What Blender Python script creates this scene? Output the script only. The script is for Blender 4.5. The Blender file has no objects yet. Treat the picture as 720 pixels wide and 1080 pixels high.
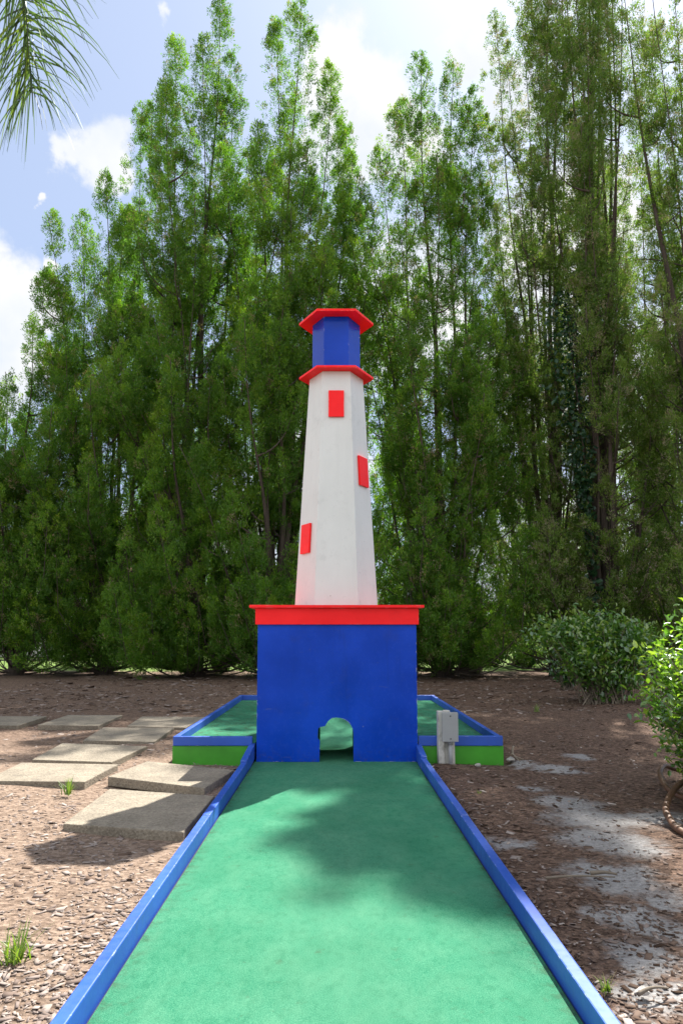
import bpy, bmesh, math, random
import numpy as np
from mathutils import Vector, Matrix

random.seed(7); RNG = np.random.default_rng(7)
S = bpy.context.scene
C = S.collection

# ---------------------------------------------------------------- camera model
F, T, HC, VX, HY = 740.0, 0.105, 0.96, 353.5, 670.0     # focal px, pitch, height, vanishing column, horizon row
ct, st = math.cos(T), math.sin(T)
def ground(px, py, z=0.0):                               # where the sight line meets height z
    D = F*(HC-z)/(ct*(py-HY)); return Vector(((px-VX)*D/F, (D+(HC-z)*st)/ct, z))
def at(px, py, Y):                                       # where it meets the upright plane at distance Y
    k = (HY-py)*ct/F; h = k*Y*ct/(1-k*st); D = Y*ct+h*st
    return Vector(((px-VX)*D/F, Y, HC+h))

cam_d = bpy.data.cameras.new('camera'); cam = bpy.data.objects.new('camera', cam_d); C.objects.link(cam)
cam.location = (0, 0, HC); cam.rotation_euler = (math.pi/2+T, 0, 0)
cam_d.sensor_fit = 'VERTICAL'; cam_d.sensor_height = 36; cam_d.lens = 36*F/1080
cam_d.shift_x = (360-VX)/1080; cam_d.shift_y = (HY-540-F*math.tan(T))/1080
cam_d.clip_start = 0.05; cam_d.clip_end = 5000
S.camera = cam

# ---------------------------------------------------------------- object helpers
def tag(o, label=None, cat=None, group=None, kind=None):
    if label: o['label'] = label
    if cat: o['category'] = cat
    if group: o['group'] = group
    if kind: o['kind'] = kind
    return o
def thing(name, label, cat, loc=(0,0,0), group=None, rz=0.0):
    o = bpy.data.objects.new(name, None); C.objects.link(o); o.location = loc; o.rotation_euler = (0,0,rz)
    o.empty_display_size = .2
    return tag(o, label, cat, group)

class MB:
    """collects shapes for ONE mesh object"""
    def __init__(s): s.v=[]; s.f=[]; s.t=[]; s.n=0
    def add(s, vs, fs, tint=0.5):
        b=s.n; s.v.extend(tuple(v) for v in vs); s.n+=len(vs)
        for f in fs: s.f.append(tuple(i+b for i in f)); s.t.append(tint)
    def box(s, x0,x1,y0,y1,z0,z1, tint=.5):
        s.add([(x0,y0,z0),(x1,y0,z0),(x1,y1,z0),(x0,y1,z0),(x0,y0,z1),(x1,y0,z1),(x1,y1,z1),(x0,y1,z1)],
              [(3,2,1,0),(4,5,6,7),(0,1,5,4),(1,2,6,5),(2,3,7,6),(3,0,4,7)], tint)
    def prism(s, poly_lo, poly_hi, tint=.5):
        n=len(poly_lo)
        s.add(list(poly_lo)+list(poly_hi), [tuple(range(n-1,-1,-1)), tuple(range(n,2*n))]+[(i,(i+1)%n,n+(i+1)%n,n+i) for i in range(n)], tint)
    def tube(s, pts, rad, sides=6, tint=.5, cap=True):
        pts=[Vector(p) for p in pts]; n=len(pts)
        if not hasattr(rad,'__len__'): rad=[rad]*n
        vs=[]; fs=[]; a=None
        for i,p in enumerate(pts):
            d=(pts[min(i+1,n-1)]-pts[max(i-1,0)])
            if d.length<1e-9: d=Vector((0,0,1))
            d.normalize()
            if a is None:
                a=d.orthogonal().normalized()
            else:
                a=(a-d*a.dot(d)); a = a.normalized() if a.length>1e-6 else d.orthogonal().normalized()
            b=d.cross(a)
            for k in range(sides):
                q=2*math.pi*k/sides; vs.append(p+(a*math.cos(q)+b*math.sin(q))*rad[i])
        for i in range(n-1):
            for k in range(sides):
                k2=(k+1)%sides; fs.append((i*sides+k,i*sides+k2,(i+1)*sides+k2,(i+1)*sides+k))
        if cap:
            fs.append(tuple(range(sides-1,-1,-1))); fs.append(tuple(range((n-1)*sides,n*sides)))
        s.add(vs,fs,tint)
    def build(s, name, mat, parent=None, smooth=False, bevel=0.0, seg=2, offset=None):
        me=bpy.data.meshes.new(name)
        vs=s.v if offset is None else [(a-offset[0],b-offset[1],c-offset[2]) for a,b,c in s.v]
        me.from_pydata(vs,[],s.f); me.update()
        if bevel>0:
            bm=bmesh.new(); bm.from_mesh(me)
            es=[e for e in bm.edges if len(e.link_faces)==2 and e.calc_face_angle(0)>.35]
            bmesh.ops.bevel(bm, geom=es, offset=bevel, segments=seg, affect='EDGES', profile=.6, clamp_overlap=True)
            bm.to_mesh(me); bm.free()
        else:
            at_=me.attributes.new('tint','FLOAT','FACE'); at_.data.foreach_set('value', s.t)
        if smooth:
            me.polygons.foreach_set('use_smooth',[True]*len(me.polygons))
        me.materials.append(mat)
        o=bpy.data.objects.new(name, me); C.objects.link(o)
        if parent: o.parent=parent
        return o

def np_mesh(name, verts, nper, faces_per, tint, mat, parent=None, smooth=False):
    """verts (N,nper,3): N identical small pieces; faces_per: list of index tuples of equal length"""
    N=verts.shape[0]; fp=np.array(faces_per); nf,k=fp.shape
    me=bpy.data.meshes.new(name)
    me.vertices.add(N*nper); me.vertices.foreach_set('co', verts.astype(np.float32).ravel())
    idx=(np.arange(N)[:,None,None]*nper+fp[None]).astype(np.int32)
    me.loops.add(N*nf*k); me.loops.foreach_set('vertex_index', idx.ravel())
    me.polygons.add(N*nf); me.polygons.foreach_set('loop_start', (np.arange(N*nf)*k).astype(np.int32))
    me.polygons.foreach_set('loop_total', np.full(N*nf,k,np.int32))
    a=me.attributes.new('tint','FLOAT','FACE'); a.data.foreach_set('value', np.repeat(tint,nf).astype(np.float32))
    me.update(calc_edges=True); me.validate()
    if smooth: me.polygons.foreach_set('use_smooth',[True]*len(me.polygons))
    me.materials.append(mat)
    o=bpy.data.objects.new(name, me); C.objects.link(o)
    if parent: o.parent=parent
    return o

# ---------------------------------------------------------------- materials
def new_mat(name):
    m=bpy.data.materials.new(name); m.use_nodes=True; nt=m.node_tree; nt.nodes.clear()
    out=nt.nodes.new('ShaderNodeOutputMaterial'); return m,nt,out
def N(nt,t,**kw):
    n=nt.nodes.new(t)
    for k,v in kw.items():
        if k.startswith('i_'):
            key=k[2:]
            n.inputs[int(key) if key.isdigit() else key.replace('_',' ')].default_value=v
        else: setattr(n,k,v)
    return n
def L(nt,a,b): nt.links.new(a,b)
def noise(nt, vec, scale, detail=4, rough=.55):
    n=N(nt,'ShaderNodeTexNoise'); n.inputs['Scale'].default_value=scale; n.inputs['Detail'].default_value=detail; n.inputs['Roughness'].default_value=rough
    if vec is not None: L(nt,vec,n.inputs['Vector'])
    return n.outputs['Fac']
def ramp(nt, fac, stops, interp='LINEAR'):
    r=N(nt,'ShaderNodeValToRGB'); r.color_ramp.interpolation=interp; e=r.color_ramp.elements
    while len(e)<len(stops): e.new(.5)
    for q,(p,c) in zip(e,stops):
        q.position=p; q.color=(c if hasattr(c,'__len__') else (c,c,c))[:3]+(1,) if hasattr(c,'__len__') else (c,c,c,1)
    L(nt,fac,r.inputs['Fac']); return r.outputs['Color']
def mix(nt, fac, a, b, mode='MIX'):
    m=N(nt,'ShaderNodeMix',data_type='RGBA',blend_type=mode)
    for sock,val in ((m.inputs[0],fac),(m.inputs[6],a),(m.inputs[7],b)):
        if hasattr(val,'is_output'): L(nt,val,sock)
        elif hasattr(val,'__len__'): sock.default_value=tuple(val)[:3]+(1,)
        else: sock.default_value=val
    return m.outputs[2]
def math_(nt, op, a, b=None, c=None, clamp=False):
    m=N(nt,'ShaderNodeMath',operation=op,use_clamp=clamp)
    for i,v in enumerate((a,b,c)):
        if v is None: continue
        if hasattr(v,'is_output'): L(nt,v,m.inputs[i])
        else: m.inputs[i].default_value=v
    return m.outputs[0]
def bump(nt, h, strength, dist, normal=None):
    b=N(nt,'ShaderNodeBump'); b.inputs['Strength'].default_value=strength; b.inputs['Distance'].default_value=dist
    L(nt,h,b.inputs['Height'])
    if normal is not None: L(nt,normal,b.inputs['Normal'])
    return b.outputs['Normal']
def pos(nt): return N(nt,'ShaderNodeNewGeometry').outputs['Position']
def scaled(nt, v, s):
    m=N(nt,'ShaderNodeMapping'); m.inputs['Scale'].default_value=s; L(nt,v,m.inputs['Vector']); return m.outputs['Vector']

def paint(name, col, rough=.35, chip=(.62,.6,.55), chip_amt=.5, grain=(3,3,60), var=.12, edge=.012, spec=.5, dirt=.25, spot=9, splash=False):
    m,nt,out=new_mat(name); p=N(nt,'ShaderNodeBsdfPrincipled'); L(nt,p.outputs[0],out.inputs[0])
    P=pos(nt)
    n1=noise(nt,P,2.2,5); n2=noise(nt,scaled(nt,P,grain),1.0,5,.6); n3=noise(nt,P,28,5,.65)
    lo=tuple(c*(1-var) for c in col); hi=tuple(min(1,c*(1+var)+.006) for c in col)
    base=mix(nt, ramp(nt,n1,[(.35,0),(.65,1)]), lo, hi)
    base=mix(nt, math_(nt,'MULTIPLY',ramp(nt,n2,[(.45,0),(.75,1)]),.12), base, tuple(c*.7 for c in col))
    # grime patches with a shape of their own
    base=mix(nt, math_(nt,'MULTIPLY',ramp(nt,noise(nt,P,5.5,8,.7),[(.56,0),(.72,1)]),dirt), base, (.05,.045,.04))
    # worn edges: bare wood/primer where bevelled normals differ from the flat ones
    bv=N(nt,'ShaderNodeBevel',samples=4); bv.inputs['Radius'].default_value=edge
    g=N(nt,'ShaderNodeNewGeometry'); d=N(nt,'ShaderNodeVectorMath',operation='DOT_PRODUCT'); L(nt,bv.outputs[0],d.inputs[0]); L(nt,g.outputs['Normal'],d.inputs[1])
    e=ramp(nt,d.outputs['Value'],[(.80,1),(.985,0)])
    ch=math_(nt,'MULTIPLY',e,ramp(nt,noise(nt,P,16,6,.7),[(.55,0),(.60,1)]))
    vs=N(nt,'ShaderNodeTexVoronoi'); vs.inputs['Scale'].default_value=spot; L(nt,P,vs.inputs['Vector'])
    spots=math_(nt,'MULTIPLY',ramp(nt,vs.outputs['Distance'],[(.035,1),(.06,0)]),ramp(nt,noise(nt,P,3.1,2),[(.52,0),(.58,1)]))
    allc=math_(nt,'MULTIPLY',math_(nt,'MAXIMUM',ch,spots),chip_amt,clamp=True)
    L(nt,mix(nt,allc,base,chip),p.inputs['Base Color'])
    L(nt,ramp(nt,n3,[(.2,max(0,rough-.08)),(.8,min(1,rough+.14))]),p.inputs['Roughness'])
    p.inputs['Specular IOR Level'].default_value=spec
    if splash:
        sz=N(nt,'ShaderNodeSeparateXYZ'); L(nt,P,sz.inputs[0])
        zz=N(nt,'ShaderNodeMapRange'); L(nt,sz.outputs['Z'],zz.inputs[0]); zz.inputs[1].default_value=.16; zz.inputs[2].default_value=.0
        dd=math_(nt,'MULTIPLY',zz.outputs[0],ramp(nt,noise(nt,P,45,6,.75),[(.52,0),(.66,.4)]))
        streak=ramp(nt,noise(nt,scaled(nt,P,(14,14,.9)),1.0,6,.7),[(.58,0),(.72,.22)])
        scuff=ramp(nt,noise(nt,scaled(nt,P,(5,5,38)),1.0,5,.7),[(.66,0),(.70,.35)])
        src=p.inputs['Base Color'].links[0].from_socket
        L(nt,mix(nt,scuff,mix(nt,streak,mix(nt,dd,src,(.09,.075,.06)),(.004,.02,.12)),(.10,.14,.34)),p.inputs['Base Color'])
    h=mix(nt,.5,n2,n3); L(nt,bump(nt,h,.14,.004),p.inputs['Normal'])
    return m

BLUE=(.001,.047,.44); RED=(.95,.010,.014)
M={}
M['blue']=paint('blue_paint',BLUE,.22,spec=.16,chip_amt=.75,var=.16,dirt=.16,splash=True)
M['blue_rail']=paint('rail_blue_paint',(.016,.080,.42),.42,chip=(.55,.62,.72),chip_amt=.9,grain=(60,2,60),var=.16,edge=.008,dirt=.3,spot=15)
M['lantern']=paint('lantern_blue_paint',BLUE,.14,spec=.17,chip_amt=.75,var=.1,dirt=.1)
M['red']=paint('red_paint',RED,.42,spec=.2,chip=(.8,.55,.5),chip_amt=.35,var=.07,grain=(4,4,30),dirt=.08)
M['white']=paint('white_paint',(.625,.648,.640),.30,chip=(.25,.24,.2),chip_amt=.6,var=.04,grain=(20,20,1.5),dirt=.15)
M['lime']=paint('bright_green_paint',(.040,.28,.010),.5,chip=(.03,.05,.02),chip_amt=.7,var=.25,dirt=.6)
M['greybox']=paint('grey_enamel',(.30,.31,.32),.35,chip=(.5,.5,.5),chip_amt=.3,var=.05,dirt=.25)
M['oldwhite']=paint('weathered_white_wood',(.52,.51,.47),.7,chip=(.12,.10,.08),chip_amt=1.0,grain=(50,50,2),var=.2,edge=.02,dirt=.7)

def carpet_mat():
    m,nt,out=new_mat('green_carpet'); p=N(nt,'ShaderNodeBsdfPrincipled'); L(nt,p.outputs[0],out.inputs[0])
    P=pos(nt)
    f=noise(nt,P,300,4,.75); md=noise(nt,scaled(nt,P,(1,.5,1)),9,6,.65); big=noise(nt,P,1.7,4)
    base=mix(nt,ramp(nt,f,[(.33,0),(.68,1)]),(.014,.128,.074),(.085,.262,.158))
    base=mix(nt,math_(nt,'MULTIPLY',ramp(nt,md,[(.42,0),(.68,1)]),.30),base,(.115,.27,.17))
    mm=noise(nt,scaled(nt,P,(1.3,.8,1)),26,6,.7)
    base=mix(nt,math_(nt,'MULTIPLY',ramp(nt,mm,[(.48,0),(.66,1)]),.28),base,(.012,.095,.05))
    # foot-worn middle of the lane, matted and greyer
    sxc=N(nt,'ShaderNodeSeparateXYZ'); L(nt,P,sxc.inputs[0])
    wl=math_(nt,'ADD',math_(nt,'ABSOLUTE',sxc.outputs['X']),math_(nt,'MULTIPLY',noise(nt,P,2.6,5,.7),.55))
    base=mix(nt,math_(nt,'MULTIPLY',ramp(nt,wl,[(.35,1),(.62,0)]),.10),base,(.13,.24,.165))
    # soil and needles collected along both edges
    ed=math_(nt,'MULTIPLY',ramp(nt,math_(nt,'ABSOLUTE',sxc.outputs['X']),[(.555,0),(.615,1)]),ramp(nt,noise(nt,P,19,7,.75),[(.47,0),(.62,1)]))
    base=mix(nt,math_(nt,'MULTIPLY',ed,.6),base,(.05,.05,.03))
    base=mix(nt,math_(nt,'MULTIPLY',ramp(nt,big,[(.45,0),(.7,1)]),.30),base,(.012,.105,.05))
    base=mix(nt,math_(nt,'MULTIPLY',ramp(nt,noise(nt,P,14,7,.72),[(.60,0),(.72,1)]),.45),base,(.05,.06,.035))
    L(nt,base,p.inputs['Base Color']); p.inputs['Roughness'].default_value=.95; p.inputs['Specular IOR Level'].default_value=.0
    L(nt,bump(nt,mix(nt,.4,f,md),.8,.006),p.inputs['Normal']); return m
M['carpet']=carpet_mat()

def simple(name,col,rough=.8,scale=8,var=.3,bmp=.3,bscale=40,bd=.01,stretch=None):
    m,nt,out=new_mat(name); p=N(nt,'ShaderNodeBsdfPrincipled'); L(nt,p.outputs[0],out.inputs[0])
    P=pos(nt); 
    if stretch: P=scaled(nt,P,stretch)
    n1=noise(nt,P,scale,7,.65); n2=noise(nt,P,bscale,6,.65)
    c=mix(nt,ramp(nt,n1,[(.3,0),(.7,1)]),tuple(x*(1-var) for x in col),tuple(x*(1+var) for x in col))
    L(nt,c,p.inputs['Base Color']); p.inputs['Roughness'].default_value=rough
    L(nt,bump(nt,n2,bmp,bd),p.inputs['Normal']); return m
M['bark']=simple('cedar_bark',(.075,.058,.046),.95,3,.4,.9,14,.03,(6,6,.8))
M['twig']=simple('twig_bark',(.17,.14,.105),.9,6,.4,.5,30,.01)
M['conc_base']=simple('dark_base_board',(.035,.03,.028),.9)
M['hose']=simple('brown_hose_rubber',(.11,.055,.03),.55,12,.4,.4,40,.004)
M['stucco']=simple('pale_stucco',(.62,.6,.56),.9)
M['roof']=simple('brown_roof_shingle',(.16,.075,.045),.9,5,.3)
M['iron']=simple('black_iron',(.02,.02,.022),.5)
M['rock']=simple('limestone_pebble',(.38,.36,.33),.9,14,.35,.7,40,.02)
M['palmtrunk']=simple('palm_trunk_bark',(.2,.17,.14),.9,3,.3,.7,8,.03,(1,1,8))

def slab_mat():
    m,nt,out=new_mat('exposed_aggregate_concrete'); p=N(nt,'ShaderNodeBsdfPrincipled'); L(nt,p.outputs[0],out.inputs[0])
    P=pos(nt); v=N(nt,'ShaderNodeTexVoronoi'); v.inputs['Scale'].default_value=95; L(nt,P,v.inputs['Vector'])
    c=mix(nt,ramp(nt,noise(nt,P,5,7,.65),[(.35,0),(.68,1)]),(.165,.140,.105),(.245,.212,.160))
    c=mix(nt,.45,c,ramp(nt,v.outputs['Color'],[(0,.1),(1,.9)]),'SOFT_LIGHT')
    c=mix(nt,math_(nt,'MULTIPLY',ramp(nt,noise(nt,P,9,8,.7),[(.55,0),(.72,1)]),.5),c,(.07,.062,.052))
    c=mix(nt,ramp(nt,noise(nt,P,120,3),[(.62,0),(.7,1)]),c,(.30,.26,.2))
    L(nt,c,p.inputs['Base Color']); p.inputs['Roughness'].default_value=.93
    h=mix(nt,.5,v.outputs['Distance'],noise(nt,P,60,5)); L(nt,bump(nt,h,.7,.008),p.inputs['Normal']); return m
M['slab']=slab_mat()

def leaf_mat(name, stops, trans=.42, gloss=.06, rough=.45, boost=(1.25,1.35,.75)):
    m,nt,out=new_mat(name)
    a=N(nt,'ShaderNodeAttribute',attribute_name='tint')
    c=ramp(nt,a.outputs['Fac'],stops)
    d=N(nt,'ShaderNodeBsdfDiffuse'); L(nt,c,d.inputs['Color'])
    t=N(nt,'ShaderNodeBsdfTranslucent'); L(nt,mix(nt,1.0,c,boost,'MULTIPLY'),t.inputs['Color'])
    s=N(nt,'ShaderNodeMixShader'); s.inputs[0].default_value=trans; L(nt,d.outputs[0],s.inputs[1]); L(nt,t.outputs[0],s.inputs[2])
    g=N(nt,'ShaderNodeBsdfGlossy'); g.inputs['Roughness'].default_value=rough; g.inputs['Color'].default_value=(.9,.95,1,1)
    s2=N(nt,'ShaderNodeMixShader'); s2.inputs[0].default_value=gloss; L(nt,s.outputs[0],s2.inputs[1]); L(nt,g.outputs[0],s2.inputs[2])
    L(nt,s2.outputs[0],out.inputs[0]); return m
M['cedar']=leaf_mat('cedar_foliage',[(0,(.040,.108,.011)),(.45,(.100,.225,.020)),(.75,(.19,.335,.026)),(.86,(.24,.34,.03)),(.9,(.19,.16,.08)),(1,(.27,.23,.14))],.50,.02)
M['cedar_olive']=leaf_mat('olive_cedar_foliage',[(0,(.062,.122,.020)),(.45,(.128,.225,.036)),(.70,(.195,.29,.05)),(.80,(.19,.19,.10)),(1,(.30,.26,.18))],.45,.02)
M['broad']=leaf_mat('broad_leaf',[(0,(.025,.085,.015)),(.5,(.05,.145,.02)),(.85,(.11,.24,.025)),(1,(.22,.32,.04))],.45,.09,.35)
M['hedge']=leaf_mat('hedge_leaf',[(0,(.05,.14,.02)),(.5,(.10,.23,.025)),(.85,(.20,.34,.03)),(1,(.30,.42,.05))],.5,.08,.35)
M['vine']=leaf_mat('vine_leaf',[(0,(.012,.045,.018)),(1,(.03,.085,.03))],.35,.03,.4)
M['grass']=leaf_mat('weed_blade',[(0,(.08,.16,.02)),(.7,(.18,.27,.03)),(1,(.34,.30,.14))],.5,.04)
M['palm']=leaf_mat('palm_leaflet',[(0,(.03,.05,.035)),(.55,(.06,.11,.03)),(1,(.20,.27,.03))],.5,.03,.4)
M['chips']=leaf_mat('wood_chip',[(0,(.045,.030,.022)),(.35,(.12,.085,.066)),(.7,(.21,.17,.15)),(1,(.36,.31,.275))],.0,.0)

# ---------------------------------------------------------------- sun, sky
EL, AZ = math.radians(52.8), math.radians(23.3)
sd=Vector((math.sin(AZ)*math.cos(EL), math.cos(AZ)*math.cos(EL), math.sin(EL)))
ld=bpy.data.lights.new('sun','SUN'); ld.energy=4.6; ld.angle=math.radians(.42); ld.color=(1,.95,.87)
lo=bpy.data.objects.new('sun',ld); C.objects.link(lo); lo.rotation_euler=sd.to_track_quat('Z','Y').to_euler(); lo.location=(8,20,30)

W=bpy.data.worlds.new('World'); S.world=W; W.use_nodes=True; nt=W.node_tree; nt.nodes.clear()
wo=N(nt,'ShaderNodeOutputWorld'); bg=N(nt,'ShaderNodeBackground'); L(nt,bg.outputs[0],wo.inputs[0])
sky=N(nt,'ShaderNodeTexSky',sky_type='NISHITA'); sky.sun_disc=False; sky.sun_elevation=EL; sky.sun_rotation=AZ; sky.dust_density=1.6; sky.air_density=1.0
SKY_K=.078
bg.inputs['Strength'].default_value=SKY_K
tc=N(nt,'ShaderNodeTexCoord'); DIR=tc.outputs['Generated']
def vmath(op,a,b=None,s=None):
    m=N(nt,'ShaderNodeVectorMath',operation=op)
    for i,v in enumerate((a,b)):
        if v is None: continue
        if hasattr(v,'is_output'): L(nt,v,m.inputs[i])
        else: m.inputs[i].default_value=v
    if s is not None: m.inputs['Scale'].default_value=s
    return m.outputs['Value'] if op in('DISTANCE','DOT_PRODUCT','LENGTH') else m.outputs['Vector']
nz=N(nt,'ShaderNodeTexNoise'); nz.inputs['Scale'].default_value=11; nz.inputs['Detail'].default_value=9; nz.inputs['Roughness'].default_value=.58; L(nt,DIR,nz.inputs['Vector'])
wob=vmath('SCALE',vmath('SUBTRACT',nz.outputs['Color'],(.5,.5,.5)),s=.13)
DW=vmath('ADD',DIR,wob)
def pdir(px,py): return (at(px,py,1000)-Vector((0,0,HC))).normalized()
# real cumulus of this sky, each at its own direction: (column,row,radius px)
blobs=[(-25,330,72),(15,310,48),(-10,395,62),(25,370,38),(-60,300,70),(80,160,24),(105,160,32),(122,175,24),(62,282,14),(178,24,17),(55,195,10),
       (365,55,36),(350,100,36),(405,90,42),(425,145,44),(375,150,50),(335,165,34),(503,62,30),(532,14,20),(545,110,36),(600,250,90),(700,420,120),(420,330,80),(560,400,90),(330,480,60),(250,560,60),(90,620,90),(600,600,120)]
mask=None
extra=[(Vector((-.80,.50,.38)).normalized(),.42),(Vector((-.95,.15,.25)).normalized(),.35),(Vector((.9,.1,.4)).normalized(),.3)]  # large clouds added out of view to brighten reflections on the side faces
for (bx,by,br) in blobs:
    c=pdir(bx,by); e=pdir(bx+br,by); r=(c-e).length
    d=vmath('DISTANCE',DW,tuple(c))
    mr=N(nt,'ShaderNodeMapRange',interpolation_type='SMOOTHSTEP'); L(nt,d,mr.inputs[0]); mr.inputs[1].default_value=r*1.18; mr.inputs[2].default_value=r*.62; mr.inputs[3].default_value=0; mr.inputs[4].default_value=1
    mask=mr.outputs[0] if mask is None else math_(nt,'MAXIMUM',mask,mr.outputs[0])
for c,r in extra:
    d=vmath('DISTANCE',DW,tuple(c)); mr=N(nt,'ShaderNodeMapRange',interpolation_type='SMOOTHSTEP'); L(nt,d,mr.inputs[0]); mr.inputs[1].default_value=r; mr.inputs[2].default_value=r*.6
    mask=math_(nt,'MAXIMUM',mask,mr.outputs[0])
# unseen cumulus added behind the camera as fill light for the front faces
n2=N(nt,'ShaderNodeTexNoise'); n2.inputs['Scale'].default_value=2.6; n2.inputs['Detail'].default_value=8; L(nt,DIR,n2.inputs['Vector'])
oth=ramp(nt,n2.outputs['Fac'],[(.40,0),(.52,1)])
sx=N(nt,'ShaderNodeSeparateXYZ'); L(nt,DIR,sx.inputs[0])
back=N(nt,'ShaderNodeMapRange'); L(nt,sx.outputs['Y'],back.inputs[0]); back.inputs[1].default_value=.25; back.inputs[2].default_value=-.1
mask=math_(nt,'MAXIMUM',mask,math_(nt,'MULTIPLY',oth,back.outputs[0]))
nz3=N(nt,'ShaderNodeTexNoise'); nz3.inputs['Scale'].default_value=9; nz3.inputs['Detail'].default_value=6; L(nt,DIR,nz3.inputs['Vector'])
ccol=ramp(nt,nz3.outputs['Fac'],[(.30,(3.45,3.75,4.2)),(.60,(4.45,4.45,4.45))])
ccol=mix(nt,back.outputs[0],ccol,(6.5,6.55,6.7))  # rear clouds brightened to make up the ambient light
# thin high veil over the blue
veil=mix(nt,.65,mix(nt,1.0,sky.outputs[0],(.60,.66,.74),'MULTIPLY'),(2.62,3.12,4.2))
L(nt,mix(nt,mask,veil,ccol),bg.inputs['Color'])

vs=S.view_settings; vs.view_transform='Standard'; vs.look='None'; vs.gamma=1; vs.use_curve_mapping=False; vs.exposure=1.6
S.render.engine='CYCLES'; S.cycles.use_denoising=True; S.cycles.max_bounces=5; S.cycles.diffuse_bounces=4; S.cycles.glossy_bounces=3; S.cycles.transmission_bounces=4; S.cycles.transparent_max_bounces=4
S.cycles.use_adaptive_sampling=True

# ---------------------------------------------------------------- ground
def gz(x,y):
    z=.012*np.sin(x*1.7+.4)*np.cos(y*1.3)+.008*np.sin(x*4.1+y*2.3)+.006*np.cos(y*5.2-x*3.3)-.012
    return z
def axis(near, step, far, n):
    a=np.arange(-near,near+1e-6,step); g=near*np.power(far/near,np.linspace(0,1,n+1)[1:]); return np.concatenate([-g[::-1],a,g])
gx=axis(7,.09,600,22); gy=np.concatenate([-np.geomspace(1,300,14)[::-1]+.01,np.arange(-.9,16,.09),16*np.power(1200/16,np.linspace(0,1,26)[1:])])
X,Y=np.meshgrid(gx,gy)
damp=np.clip(1.4-np.hypot(X,Y)/30,0,1)
Z=gz(X,Y)*damp-.0
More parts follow.
